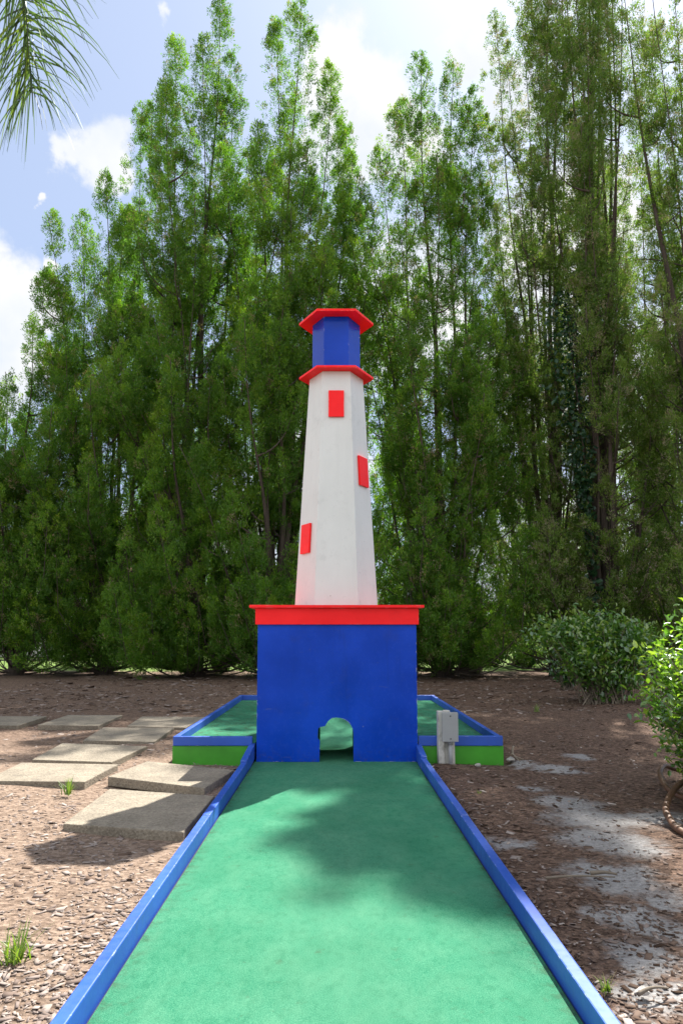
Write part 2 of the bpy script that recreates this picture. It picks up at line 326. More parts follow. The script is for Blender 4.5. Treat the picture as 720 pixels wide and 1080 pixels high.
# lowered under the course so nothing pokes through
under=((np.abs(X)<.69)&(Y<5.6))|((np.abs(X)<1.30)&(Y>5.4)&(Y<9.5))
Z=np.where(under,-.06,Z)
nx,ny=len(gx),len(gy)
vv=np.stack([X,Y,Z],-1).reshape(-1,3)
ii=np.arange(nx*ny).reshape(ny,nx)
ff=np.stack([ii[:-1,:-1],ii[:-1,1:],ii[1:,1:],ii[1:,:-1]],-1).reshape(-1,4)
def ground_mat():
    m,nt,out=new_mat('mulched_soil'); p=N(nt,'ShaderNodeBsdfPrincipled'); L(nt,p.outputs[0],out.inputs[0])
    P=pos(nt); sp=N(nt,'ShaderNodeSeparateXYZ'); L(nt,P,sp.inputs[0])
    fine=noise(nt,P,55,7,.7); mid=noise(nt,P,7,7,.65); big=noise(nt,P,1.3,5,.6)
    v=N(nt,'ShaderNodeTexVoronoi'); v.inputs['Scale'].default_value=38; L(nt,scaled(nt,P,(1,1.6,1)),v.inputs['Vector'])
    tan=mix(nt,ramp(nt,fine,[(.3,0),(.7,1)]),(.115,.078,.054),(.29,.215,.165))
    vg=ramp(nt,v.outputs['Color'],[(.1,.05),(.9,.95)]); tan=mix(nt,.5,tan,vg,'SOFT_LIGHT')
    brown=mix(nt,ramp(nt,fine,[(.3,0),(.72,1)]),(.042,.026,.018),(.19,.122,.088))
    brown=mix(nt,.6,brown,vg,'SOFT_LIGHT')
    # the right-hand bed and the strip under the trees carry dark mulch, the left front is bleached
    dr=N(nt,'ShaderNodeMapRange'); L(nt,math_(nt,'ADD',sp.outputs['X'],math_(nt,'MULTIPLY',math_(nt,'SUBTRACT',big,.5),2.0)),dr.inputs[0]); dr.inputs[1].default_value=-.3; dr.inputs[2].default_value=.5
    db=N(nt,'ShaderNodeMapRange'); L(nt,math_(nt,'ADD',sp.outputs['Y'],math_(nt,'MULTIPLY',math_(nt,'SUBTRACT',mid,.5),4.0)),db.inputs[0]); db.inputs[1].default_value=5.0; db.inputs[2].default_value=7.0
    dark=math_(nt,'MAXIMUM',dr.outputs[0],math_(nt,'MULTIPLY',db.outputs[0],.7))
    col=mix(nt,dark,tan,brown)
    # washed-out grey sand on the right bed
    sand=None
    w=N(nt,'ShaderNodeTexNoise'); w.inputs['Scale'].default_value=3.5; w.inputs['Detail'].default_value=7; w.inputs['Roughness'].default_value=.7; L(nt,P,w.inputs['Vector'])
    wv=N(nt,'ShaderNodeVectorMath',operation='MULTIPLY_ADD'); L(nt,w.outputs['Color'],wv.inputs[0]); wv.inputs[1].default_value=(.6,.6,0); wv.inputs[2].default_value=(-.3,-.3,0)
    pw=N(nt,'ShaderNodeVectorMath',operation='ADD'); L(nt,P,pw.inputs[0]); L(nt,wv.outputs[0],pw.inputs[1])
    for (a,b,r) in [(600,845,.24),(628,862,.30),(640,885,.26),(650,920,.22),(668,960,.17),(682,1000,.15),(700,1040,.14),(590,808,.20),(548,805,.15),(535,885,.13),(612,798,.15),(700,860,.22),(705,940,.10),(650,1075,.1),(560,830,.12)]:
        g=ground(a,b)
        d=N(nt,'ShaderNodeVectorMath',operation='DISTANCE'); L(nt,pw.outputs[0],d.inputs[0]); d.inputs[1].default_value=(g.x,g.y,0)
        mr=N(nt,'ShaderNodeMapRange',interpolation_type='SMOOTHSTEP'); L(nt,d.outputs['Value'],mr.inputs[0]); mr.inputs[1].default_value=r*1.12; mr.inputs[2].default_value=r*.45
        sand=mr.outputs[0] if sand is None else math_(nt,'MAXIMUM',sand,mr.outputs[0])
    sand=math_(nt,'MULTIPLY',sand,ramp(nt,mix(nt,.5,fine,mid),[(.34,.45),(.46,1)]),clamp=True)
    sc=mix(nt,ramp(nt,fine,[(.3,0),(.7,1)]),(.18,.172,.165),(.33,.32,.315))
    col=mix(nt,sand,col,sc)
    # lawn far beyond the trees
    lw=N(nt,'ShaderNodeMapRange'); L(nt,math_(nt,'ADD',sp.outputs['Y'],math_(nt,'MULTIPLY',mid,1.5)),lw.inputs[0]); lw.inputs[1].default_value=19.5; lw.inputs[2].default_value=20.6
    col=mix(nt,lw.outputs[0],col,mix(nt,mid,(.07,.14,.025),(.16,.22,.05)))
    L(nt,col,p.inputs['Base Color']); p.inputs['Roughness'].default_value=.96; p.inputs['Specular IOR Level'].default_value=.2
    h=mix(nt,.45,fine,v.outputs['Distance']); L(nt,bump(nt,mix(nt,.3,h,mid),.9,.03),p.inputs['Normal'])
    return m
me=bpy.data.meshes.new('ground'); me.from_pydata(vv.tolist(),[],ff.tolist()); me.update(); me.materials.append(ground_mat())
me.polygons.foreach_set('use_smooth',[True]*len(me.polygons))
go=bpy.data.objects.new('ground',me); C.objects.link(go); tag(go,kind='structure')

# ---------------------------------------------------------------- fairway
PF=5.46                                   # front of the lighthouse base
PD=.80; PC=PF+PD/2+.02                    # its depth, tower axis
PZ=.13                                    # level of the rear green
hole=thing('minigolf_fairway','long green carpeted fairway between two blue rails leading to the lighthouse arch','golf fairway',(0,3,0))
def child(mb,name,mat,parent,**k): 
    l=parent.location if parent.parent is None else parent.parent.location+parent.location
    return mb.build(name,mat,parent,offset=tuple(l),**k)
m=MB(); m.box(-.66,.66,-1.5,PF+.05,-.15,-.004); child(m,'base_board',M['conc_base'],hole)
def sheet(mb,x0,x1,y0,y1,zf,stp=.1):
    ax=np.linspace(x0,x1,max(2,int((x1-x0)/stp)+1)); ay=np.linspace(y0,y1,max(2,int((y1-y0)/stp)+1))
    vs=[(x,y,zf(x,y)) for y in ay for x in ax]; n=len(ax)
    mb.add(vs,[(j*n+i,j*n+i+1,(j+1)*n+i+1,(j+1)*n+i) for j in range(len(ay)-1) for i in range(n-1)])
m=MB(); sheet(m,-.613,.613,-1.5,PF+PD+.02,lambda x,y:.004+.0018*math.sin(x*5+y*1.7)*math.cos(y*2.9)); 
child(m,'carpet',M['carpet'],hole,smooth=True)
def rail(mb,p,q,w,z0,z1,zq0=None,zq1=None):
    p=Vector(p); q=Vector(q); d=(q-p).normalized(); s=Vector((-d.y,d.x))*w/2
    zq0=z0 if zq0 is None else zq0; zq1=z1 if zq1 is None else zq1
    lo=[(*(p-s),z0),(*(q-s),zq0),(*(q+s),zq0),(*(p+s),z0)]; hi=[(*(p-s),z1),(*(q-s),zq1),(*(q+s),zq1),(*(p+s),z1)]
    mb.prism(lo,hi)
for sx_ in (-1,1):
    ye=5.02 if sx_<0 else 5.2
    m=MB(); rail(m,(sx_*.6385,-1.5),(sx_*.6385,1.2),.038,-.03,.072); rail(m,(sx_*.6385,1.202),(sx_*.6405,3.6),.038,-.03,.071); rail(m,(sx_*.6405,3.602),(sx_*.639,ye),.039,-.03,.073)
    o=child(m,'rail',M['blue_rail'],hole,bevel=.004)
    m=MB(); rail(m,(sx_*.641,ye+.006),(sx_*.636,PF+.06),.044,-.02,.088,.02,.135)
    o=child(m,'rail_end_block',M['blue_rail'],hole,bevel=.004)

# ---------------------------------------------------------------- rear platform
XL,XR,YB=-1.235,1.275,9.17
plat=thing('rear_green','raised green carpeted platform with blue rails behind and beside the lighthouse','golf green',(0,7.3,0))
WX=.630
m=MB()
m.prism([(XL-.01,PF+.03,-.1),(-WX-.02,PF+.03,-.1),(-WX-.02,YB,-.1),(XL-.01,YB,-.1)],[(XL-.01,PF+.03,PZ-.012),(-WX-.02,PF+.03,PZ-.012),(-WX-.02,YB,PZ-.012),(XL-.01,YB,PZ-.012)])
child(m,'base_side',M['lime'],plat,bevel=.006)
m=MB()
m.prism([(WX+.02,PF+.03,-.1),(XR+.01,PF+.03,-.1),(XR+.01,YB,-.1),(WX+.02,YB,-.1)],[(WX+.02,PF+.03,PZ-.012),(XR+.01,PF+.03,PZ-.012),(XR+.01,YB,PZ-.012),(WX+.02,YB,PZ-.012)])
child(m,'base_side',M['lime'],plat,bevel=.006)
zf=lambda x,y: PZ+.0015*math.sin(x*4+y*2)
m=MB(); sheet(m,XL+.03,-.62,PF+.07,YB-.03,zf); sheet(m,.62,XR-.03,PF+.07,YB-.03,zf)
R0,R1=PF+PD+.02,PF+PD+1.1
sheet(m,-.62,.62,R0,R1,lambda x,y:.004+(PZ-.004)*(y-R0)/(R1-R0)); sheet(m,-.62,.62,R1,YB-.03,zf)
child(m,'carpet',M['carpet'],plat,smooth=True)
for a,b in (((XL+.02,PF+.06),(XL+.02,YB-.02)),((XR-.02,PF+.06),(XR-.02,YB-.02)),((XL,YB),(XR,YB)),((XL-.005,PF+.04),(-WX-.005,PF+.04)),((WX+.005,PF+.04),(XR+.005,PF+.04))):
    m=MB(); rail(m,a,b,.04,PZ-.010,PZ+.062+random.uniform(-.004,.004)); child(m,'rail',M['blue_rail'],plat,bevel=.004)

# ---------------------------------------------------------------- lighthouse
lh=thing('lighthouse','red white and blue wooden lighthouse on a square blue base with a ball arch','lighthouse',(0,PC,0))
bx0,bx1=(270.3-VX)*5.33/F,(440.4-VX)*5.33/F
BT=1.165
m=MB()
def arch(w0,w1,h,jag):
    pts=[(w1,0)]; cx=(w0+w1)/2; r=(w1-w0)/2; hs=h-r*.92
    for i in range(13):
        a=math.pi*i/12; x=cx+r*math.cos(a); z=hs+r*.92*math.sin(a)
        if jag and i>=8:                                 # splintered upper left of the opening
            dx,dz={8:(.0,-.012),9:(.004,-.03),10:(-.012,-.012),11:(-.014,.006),12:(-.014,-.02)}[i]; x+=dx; z+=dz
        pts.append((x,z))
        if jag and i==12: pts.append((w0-.012,hs-.04)); pts.append((w0+.003,hs-.055))
    pts.append((w0,0)); return pts
A=arch(-.121,.138,.335,True)
outl=[(bx0,.004),(bx0,BT),(bx1,BT),(bx1,.004)]+[(x,max(z,.004)) for x,z in A]
m.prism([(x,PF,z) for x,z in outl],[(x,PF+.019,z) for x,z in outl])
B=arch(-.16,.18,.36,False); outb=[(bx0+.02,.004),(bx0+.02,BT),(bx1-.02,BT),(bx1-.02,.004)]+[(x,max(z,.004)) for x,z in B]
m.prism([(x,PF+PD-.019,z) for x,z in outb],[(x,PF+PD,z) for x,z in outb])
m.box(bx0+.001,bx0+.019,PF+.0195,PF+PD,.004,BT); m.box(bx1-.019,bx1-.001,PF+.0195,PF+PD,.004,BT)
base=child(m,'base_box',M['blue'],lh)
m=MB(); m.box(-.150,-.132,PF+.021,PF+PD-.022,.006,.40); m.box(.150,.168,PF+.021,PF+PD-.022,.006,.40); child(m,'tunnel_board',M['carpet'],lh)
m=MB(); t=.02
m.box(bx0-.018,bx1+.018,PF-t,PF-.001,1.043,1.169); m.box(bx0-.018,bx1+.018,PF+PD+.001,PF+PD+t,1.043,1.169)
m.box(bx0-.018,bx0-.001,PF-.0005,PF+PD+.0005,1.0435,1.1685); m.box(bx1+.001,bx1+.018,PF-.0005,PF+PD+.0005,1.0435,1.1685)
child(m,'trim_band',M['red'],lh,bevel=.002)
m=MB(); m.box(bx0-.062,bx1+.058,PF-.055,PF+PD+.055,1.1705,1.192); child(m,'top_board',M['red'],lh,bevel=.0025)
# hexagonal shaft, flat face to the front
def hexa(r,z,cx=0.0,rot=0): return [(cx+r*math.cos(math.radians(60*k)+rot),PC+r*math.sin(math.radians(60*k)+rot),z) for k in range(6)]
cxb=((311+398.5)/2-VX)*6.0/F
TX=.008
def rr(px,py): 
    p=at(VX+px,py,PC); return p.x
zg=at(VX,398,PC).z; zr=at(VX,341,PC).z
rb=rr(43.7,640); rt=rr(28.1,400); rl=rr(25,370); rg=rr(39.1,398); rrf=rr(39.1,341)
m=MB(); m.prism(hexa(rb,1.193,TX),hexa(rt,zg-.022,TX)); shaft=child(m,'tower_shaft',M['white'],lh,bevel=.003)
m=MB(); m.prism(hexa(rg,zg-.0205,TX),hexa(rg,zg,TX)); child(m,'gallery',M['red'],lh,bevel=.003)
m=MB(); m.prism(hexa(rl,zg+.001,TX),hexa(rl,zr-.0225,TX)); child(m,'lantern_room',M['lantern'],lh,bevel=.003)
m=MB(); m.prism(hexa(rrf,zr-.021,TX),hexa(rrf,zr,TX)); child(m,'roof',M['red'],lh,bevel=.003)
def plate(face_ang, z0, z1, w, off=0.0):
    a=math.radians(face_ang); n=Vector((math.cos(a),math.sin(a),0)); s=Vector((-n.y,n.x,0))
    def r_at(z): return (rb+(rt-rb)*(z-1.193)/(zg-.022-1.193))*math.cos(math.pi/6)
    c=Vector((TX,PC,0)); lo=[];hi=[]
    for (z,k) in ((z0,-1),(z0,1),(z1,1),(z1,-1)):
        p=c+n*(r_at(z)+.0015)+s*(off+k*w/2); p.z=z; lo.append(p); hi.append(p+n*.018)
    mm=MB(); mm.prism(lo,hi); return mm
zt=lambda py,Yq: at(VX,py,Yq).z
for (fa,pa,pb,Yq,w,off) in ((-90,411.5,439.6,PC-.23,.128,.0),(-30,482,513,PC-.12,.150,.012),(-150,552.5,583.5,PC-.14,.150,-.015)):
    child(plate(fa,zt(pb,Yq),zt(pa,Yq),w,off),'window_panel',M['red'],lh,bevel=.002)

# ---------------------------------------------------------------- stepping slabs
slabs=[([(115.9,831.6),(226.4,838.6),(193.3,877.5),(66.9,867.8)],.026,'square tan paving slab beside the left rail, nearest to the camera, partly shaded'),
 ([(155.6,802.5),(247,811.4),(215.9,830.5),(114,818.8)],.036,'tan paving slab with thick front edge just in front of the bright green platform side'),
 ([(23,804.5),(125,805.6),(89.5,824),(-17,823.5)],.024,'sunlit tan paving slab with a grass tuft sprouting at its near edge'),
 ([(66,784),(155.6,787),(118,803.5),(34,801.5)],.024,'sunlit tan paving slab behind the slab with the grass tuft'),
 ([(109,766.7),(184,767.8),(163,782),(87.5,780.5)],.026,'grey shaded paving slab left of the platform front corner'),
 ([(150,755.3),(218,756),(196,767.5),(134,765.5)],.022,'grey shaded paving slab touching the left rail of the rear platform'),
 ([(72,754),(129.5,754.3),(104,765.3),(40,764.5)],.022,'grey paving slab in the far row, middle one of three'),
 ([(-2,755),(49.8,755),(19.4,765),(-34,764.5)],.022,'grey paving slab cut by the left picture edge, leftmost of the far row')]
SLABPOLY=[]
for cs,z,lab in slabs:
    pts=[ground(a,b,z) for a,b in cs]; c=sum(pts,Vector())/4
    SLABPOLY.append([(p.x,p.y) for p in pts])
    m=MB(); lo_=[(p.x-c.x,p.y-c.y,-.062) for p in pts][::-1]; hi_=[(p.x-c.x,p.y-c.y,random.uniform(-.004,.004)) for p in pts][::-1]
    m.prism(lo_,hi_); o=m.build('paving_slab',M['slab'],bevel=.006,seg=2); o.location=c
    tag(o,lab,'paving slab','stepping slabs on the mulch left of the fairway')

# ---------------------------------------------------------------- electrical box
eb=ground(472,806); e=thing('electrical_box','small grey electrical box on a weathered white post beside the right rail','electrical box',(eb.x,eb.y,-.02))
u=5.2/F
m=MB(); m.box(-.066,-.022,.012,.10,-.05,.405); m.box(-.020,.03,.045,.10,-.05,.41); m.box(.032,.060,.03,.075,-.05,.36); m.build('post',M['oldwhite'],e,bevel=.004)
m=MB(); m.box(-.036,.070,-.03,.028,.195,.395); bxo=m.build('box',M['greybox'],e,bevel=.005)
m=MB(); m.box(-.042,.076,-.041,-.031,.19,.40); m.box(-.042,.076,-.0305,.0,.40,.404); m.build('cover',M['greybox'],bxo,bevel=.003)
for z_ in (.378,.212):
    m=MB(); m.tube([(.018,-.044,z_),(.018,-.041,z_)],.005,8); m.build('screw',M['iron'],bxo)
m=MB(); m.tube([(.022,0,-.05),(.022,0,.194)],.014,10); m.tube([(.022,0,.165),(.022,0,.194)],.019,10); m.build('conduit',M['greybox'],e,smooth=True)

# ---------------------------------------------------------------- foliage machinery
def unit(a): return a/np.maximum(np.linalg.norm(a,axis=-1,keepdims=True),1e-9)
def rand_dir(n): return unit(RNG.normal(size=(n,3)))
def diamonds(c,d,ln,wd,roll=None):
    n=len(c); s=unit(np.cross(d,rand_dir(n))); v=np.empty((n,4,3))
    v[:,0]=c; v[:,1]=c+d*(ln*.45)[:,None]+s*(wd*.5)[:,None]; v[:,2]=c+d*ln[:,None]; v[:,3]=c+d*(ln*.45)[:,None]-s*(wd*.5)[:,None]
    return v
def curve_pts(p0,p1,bend,n):
    t=np.linspace(0,1,n)[:,None]; return p0*(1-t)+p1*t+bend*(4*t*(1-t))
def tuft_sprays(o,ax,ln,rad,n,size):
    """n small sprays in each of P egg-shaped tufts"""
    P_=len(o); idx=np.repeat(np.arange(P_),n); k=len(idx); a=ax[idx]
    s=RNG.beta(1.3,1.35,k); prof=np.sin(np.pi*np.power(s,.7))**.7
    rd=rand_dir(k); rd=unit(rd-a*np.sum(rd*a,1,keepdims=True))
    c=o[idx]+a*(s*ln[idx])[:,None]+rd*(rad[idx]*prof*np.power(RNG.random(k),.4))[:,None]
    d=unit(a*.75+rd*.7+np.array([0,0,.25])+RNG.normal(size=(k,3))*.4)
    return c,d,size*RNG.uniform(.55,1.3,k),idx

def inside(px,py,poly):
    r=np.zeros(len(px),bool); n=len(poly)
    for i in range(n):
        x1,y1=poly[i]; x2,y2=poly[(i+1)%n]
        c=((y1>py)!=(y2>py))&(px<(x2-x1)*(py-y1)/(y2-y1+1e-12)+x1); r^=c
    return r
OPEN=[tuple(ground(a,b)[:2]) for a,b in ((-60,806),(70,800),(118,806),(175,812),(243,847),(310,840),(376,829),(362,848),(322,858),(338,867),(305,877),(277,896),(310,906),(291,917),(296,929),(329,933),(376,945),(428,943),(465,952),(522,962),(545,958),(600,990),(650,1010),(760,1010),(760,1400),(-60,1400))]  # ground to keep sunlit: crown parts that would shade it are left out
OPEN2=[(1.34,2.3),(3.2,2.3),(3.2,4.2),(1.34,4.0)]  # crowns are cut open here too, so sun reaches the hedge bush
def sun_open(p):
    k=p[:,2]/math.tan(EL); gx_=p[:,0]-k*math.sin(AZ); gy_=p[:,1]-k*math.cos(AZ)
    return inside(gx_,gy_,OPEN)|inside(gx_,gy_,OPEN2)
def cedar(label, basepx, Yb, leaders, mat, nsp=70, rmax=1.15, r0=.14, fill=8, reach=1.5, spl=1.0, ntuft=46, ns=42, size=.056, open_=0.0, brown=.05, bright=0.0, low=.3, twigs=40, lowcut=0.0, fan=1.0, skirt=5, dn=.5):
    """leaders: (column,row of the tip as seen, offset in depth). One tree: trunk with limbs + crown of upright shoots."""
    bx_=(basepx-VX)*(Yb*ct)/F
    root=np.array([bx_,Yb,-.05])
    th=thing('cedar_tree',label,'tree',(bx_,Yb,0),'tall cedars in a row behind the lighthouse')
    tw=MB(); SO=[];SA=[];SL=[];SR=[]
    leaders=[np.array(at(a,b,Yb+c)) for a,b,c in leaders]; main=len(leaders)
    top=max(l[2] for l in leaders)
    for q in range(fill):
        az=q*2.39996+RNG.uniform(-.5,.5); hf=RNG.uniform(.25,.78); rr2=reach*RNG.uniform(.5,1.1)*(1.2-.6*hf)
        leaders.append(np.array([root[0]+rr2*math.cos(az)*1.15,root[1]+rr2*math.sin(az),top*hf]))
    stems=[]
    for li,tip in enumerate(leaders):
        H=tip[2]; n=16; t=np.linspace(0,1,n); ph=RNG.uniform(0,6.28); lat=(tip-root)[:2]; wv=.10+.02*H*.3
        fork=0.0 if li<2 else RNG.uniform(0,.10)
        st_=np.stack([root[0]+lat[0]*np.power(t,fan)+wv*np.sin(t*7+ph)*t*(1-t)*3, root[1]+lat[1]*np.power(t,fan)+wv*np.cos(t*6+ph)*t*(1-t)*3, root[2]+(H-root[2])*t],1)
        r_=r0*(1.0 if li==0 else (RNG.uniform(.5,.7) if li<main else RNG.uniform(.22,.36)))
        tw.tube((st_-root).tolist(),[max(.008,r_*(1-q)**1.5+.005+(.07*r0/.15 if (q==0 and li==0) else 0)) for q in t],8,.2)
        stems.append((st_,t,H))
        # the tip itself: a tall narrow spire of stacked shoots
        z_=H; k=0
        while z_>H-min(5.0,.45*H):
            l=RNG.uniform(1.0,1.5)*spl; f=(H-z_)
            z_-=RNG.uniform(.30,.5)*(1+.22*f)
            u=max(0.02,(z_-.3)/H); p=np.array([np.interp(u,t,st_[:,c]) for c in range(3)])
            az=k*2.4; off=np.array([math.cos(az),math.sin(az),0])*min(.42,.03+.17*f)*RNG.uniform(.5,1.1)
            SO.append(p+off*.6); SA.append(unit(np.array([0,0,1.0])+off*.55+RNG.normal(size=3)*.06)); SL.append(l if k else .75); SR.append((.17+.06*min(2,f))*RNG.uniform(.85,1.15)); k+=1
    wts=np.array([st[2] for st in stems]); wts/=wts.sum()
    for b in range(int(nsp*dn)):
        li=RNG.choice(len(stems),p=wts); st_,t,H=stems[li]
        u=low/H+(0.86-low/H)*RNG.random()**1.05
        if b%skirt==0: u=RNG.uniform(.02,.13)
        loc=rmax*(1-u)**.6*RNG.uniform(.30,1.12)*(1.2 if u<.4 else 1)
        az=b*2.39996+RNG.uniform(-.6,.6); e2=np.array([math.cos(az),math.sin(az),0])
        ua=max(.02,u-loc*.75/H); p=np.array([np.interp(ua,t,st_[:,c]) for c in range(3)])
        q=np.array([np.interp(u,t,st_[:,c]) for c in range(3)]); e_=q+e2*loc
        if e_[2]<.25: e_[2]=RNG.uniform(.2,.5)
        pts=curve_pts(p,e_,np.array([e2[0]*.05,e2[1]*.05,-.12*loc]),6)
        axs=unit(np.array([0,0,1.0])+e2*RNG.uniform(.05,.42)+RNG.normal(size=3)*.08)
        l=RNG.uniform(1.0,2.1)*(1.05-.25*u)*spl
        full=np.concatenate([pts,[e_+axs*l*.5,e_+axs*l*.9]])
        if sun_open(e_[None])[0] or sun_open((e_+axs*l*.5)[None])[0]: continue
        tw.tube((full-root).tolist(),[.028,.024,.019,.016,.013,.011,.007,.003],5,.6,cap=False)
        if e_[2]<lowcut and RNG.random()<.8: continue
        SO.append(e_-axs*l*.12); SA.append(axs); SL.append(l); SR.append(l*RNG.uniform(.19,.27))
        for x_ in range(RNG.integers(1,4)):              # side shoots lower on the same branch
            f=RNG.uniform(.35,.95); o=np.array([np.interp(f*5,np.arange(6),pts[:,c]) for c in range(3)])
            a2=unit(np.array([0,0,.9])+e2*RNG.uniform(-.2,.6)+RNG.normal(size=3)*.3); l2=l*RNG.uniform(.4,.75)
            SO.append(o); SA.append(a2); SL.append(l2); SR.append(l2*RNG.uniform(.16,.25))
    for b in range(twigs):                               # bare inner twigs
        li=RNG.choice(len(stems),p=wts); st_,t,H=stems[li]; u=RNG.uniform(.04,.6)
        p=np.array([np.interp(u,t,st_[:,c]) for c in range(3)]); az=RNG.uniform(0,6.28); l=RNG.uniform(.5,1.6)
        e_=p+np.array([math.cos(az)*l,math.sin(az)*l,l*RNG.uniform(.1,1.0)]); pts=curve_pts(p,e_,RNG.normal(size=3)*.12,6)
        tw.tube((pts-root).tolist(),[.016,.013,.011,.008,.006,.003],4,.8,cap=False)
        for y_ in range(3):
            q=pts[RNG.integers(2,6)]; e3=q+RNG.normal(size=3)*.28+np.array([0,0,.12]); tw.tube((curve_pts(q,e3,RNG.normal(size=3)*.03,4)-root).tolist(),[.006,.005,.004,.002],3,.8,cap=False)
    SO=np.array(SO);SA=np.array(SA);SL=np.array(SL);SR=np.array(SR); P_=len(SO)
    # tufts sit on each shoot, shingled upward
    nt_=np.maximum(8,(ntuft*np.power(SL/1.3,1.3)).astype(int)); idx=np.repeat(np.arange(P_),nt_); k=len(idx)
    s=RNG.random(k)**.92; prof=np.sin(np.pi*np.clip(.12+.88*s,0,1)**.85)**.75
    a=SA[idx]; rd=rand_dir(k); rd=unit(rd-a*np.sum(rd*a,1,keepdims=True))
    rr3=SR[idx]*prof*np.power(RNG.random(k),.22)
    to=SO[idx]+a*(s*SL[idx]*.93)[:,None]+rd*rr3[:,None]
    ta=unit(a*.9+rd*.55*np.clip(1.3-s,0,1)[:,None]+RNG.normal(size=(k,3))*.14)
    tl=RNG.uniform(.18,.34,k)*(1-.3*s); tr=tl*RNG.uniform(.24,.36,k)
    shoot=RNG.normal(0,.13,P_)[idx]+.30*(s-.55)  # tint rises to the tips: young growth, plus painted lit-tip and dark-inner contrast
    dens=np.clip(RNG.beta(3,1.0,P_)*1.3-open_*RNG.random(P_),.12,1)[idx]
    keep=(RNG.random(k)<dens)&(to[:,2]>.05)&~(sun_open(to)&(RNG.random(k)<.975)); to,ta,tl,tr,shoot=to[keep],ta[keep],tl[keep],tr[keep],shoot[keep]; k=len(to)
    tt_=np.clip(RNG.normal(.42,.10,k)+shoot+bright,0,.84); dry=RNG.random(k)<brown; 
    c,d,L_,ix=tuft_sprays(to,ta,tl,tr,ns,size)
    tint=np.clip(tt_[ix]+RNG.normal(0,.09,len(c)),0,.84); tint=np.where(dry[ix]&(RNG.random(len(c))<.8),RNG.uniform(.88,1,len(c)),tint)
    tint=np.where(RNG.random(len(c))<brown*.5,RNG.uniform(.88,1,len(c)),tint)
    c=c-np.array([bx_,Yb,0])
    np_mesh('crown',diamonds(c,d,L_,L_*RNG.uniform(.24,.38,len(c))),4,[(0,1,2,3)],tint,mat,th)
    ob=tw.build('trunk',M['bark'],th,smooth=True); ob.location=(0,0,root[2])
    return len(c)

DK=dict(mat=M['cedar'],rmax=1.5,dn=.58); OL=dict(mat=M['cedar_olive'],open_=.34,ntuft=42,dn=.57,brown=.12,spl=.9,twigs=110,rmax=1.6)
tot=0
tot+=cedar('lower cedar at the far left whose tip stands left of the others against the cloud',18,17.2,[(34,338,0),(6,392,-.5),(-35,405,.6),(72,352,.8),(55,430,-1.5),(-10,470,-1.6)],nsp=150,fill=11,reach=2.3,skirt=16,lowcut=.9,**DK)
tot+=cedar('cedar with stepped spires falling to the left beside the small white cloud',112,17.6,[(112,188,0),(84,224,.3),(150,114,.6),(132,230,-1.0),(62,308,-.6),(160,330,-1.6),(96,400,-2.0)],nsp=190,fill=14,r0=.15,reach=2.5,**DK)
tot+=cedar('tall dense cedar whose narrow tip touches the top left of centre',205,16.8,[(232,-4,0),(184,44,.5),(214,44,-.4),(250,88,.6),(168,155,-.6),(205,205,-1.5),(180,380,-2.2),(222,400,-2.0)],nsp=230,fill=14,r0=.16,reach=2.5,**DK)
tot+=cedar('tall many-tipped cedar standing directly left of the lighthouse shaft',290,16.2,[(318,-2,0),(293,28,.5),(350,78,.4),(366,135,.8),(272,128,-.8),(325,150,-1.0),(258,338,-2.4),(300,300,-1.8),(345,250,-1.2),(372,215,.6)],nsp=240,fill=14,r0=.16,reach=2.4,bright=.03,**DK)
tot+=cedar('cedar directly right of the lighthouse with dark stems fanning out from its foot',468,16.4,[(444,56,0),(478,64,.5),(421,104,-.3),(398,150,.3),(384,205,-.3),(500,110,.4),(460,160,-1.0),(430,330,-1.8),(510,330,-1.2),(505,190,.3)],nsp=220,fill=11,r0=.14,reach=2.3,mat=M['cedar'],open_=.18,dn=.70,brown=.08,twigs=130,lowcut=.5,rmax=1.45,fan=.75)
tot+=cedar('slender open cedar with leaning stems between the lighthouse cedar and the thick trunk',585,17.0,[(578,-62,0),(522,18,.4),(535,70,-.5),(548,-8,.7),(592,-82,.2),(560,160,-1.2),(585,-70,-.7),(507,125,.5),(513,215,-.2),(572,-30,.4),(583,-72,.3)],nsp=190,fill=9,r0=.13,reach=2.0,lowcut=.7,**OL)  # tips above the frame shaped to edge the tree shadow on the carpet
tot+=cedar('tallest open cedar with a thick bare dark trunk at the right',640,15.9,[(616,-100,0),(632,-108,.4),(602,-92,-.3),(645,-98,-.6),(655,-60,-1.0),(612,130,-1.4),(650,300,-1.5),(625,-90,.8),(608,-97,.5),(622,-104,-.2),(638,-106,.6),(595,-70,.2)],nsp=200,fill=9,r0=.20,reach=2.1,lowcut=.9,**OL)  # extra tips above the frame added to thicken the carpet shadow
tot+=cedar('cedar at the right picture edge leaning left with one long bare stem',765,14.6,[(652,-45,0),(705,-60,.4),(745,-50,-.3),(720,120,-.8),(690,200,.6),(780,-60,.2),(685,-25,-.5)],nsp=190,fill=9,r0=.15,reach=2.1,lowcut=.7,**OL)
tot+=cedar('thin cedar standing behind the thick trunked one at the right',705,19.2,[(690,30,0),(735,-10,.4),(668,110,-.3),(640,180,-.3),(720,260,-.3)],nsp=130,fill=8,r0=.12,reach=2.2,lowcut=.6,**OL)
BK=dict(ns=13,ntuft=22,dn=.5,twigs=20,rmax=1.7,spl=1.1,size=.10,low=.2)
tot+=cedar('shorter cedar of the back row filling the gap right behind the lighthouse shaft',385,22.5,[(385,330,0),(415,380,.5),(350,370,-.5),(430,450,0)],M['cedar'],nsp=110,fill=7,reach=2.6,**BK)
tot+=cedar('shorter cedar of the back row behind the stems left of the thick right hand trunk',545,23,[(540,380,0),(575,420,.5),(505,400,-.5),(560,470,0)],M['cedar_olive'],nsp=70,fill=6,reach=2.6,**BK)
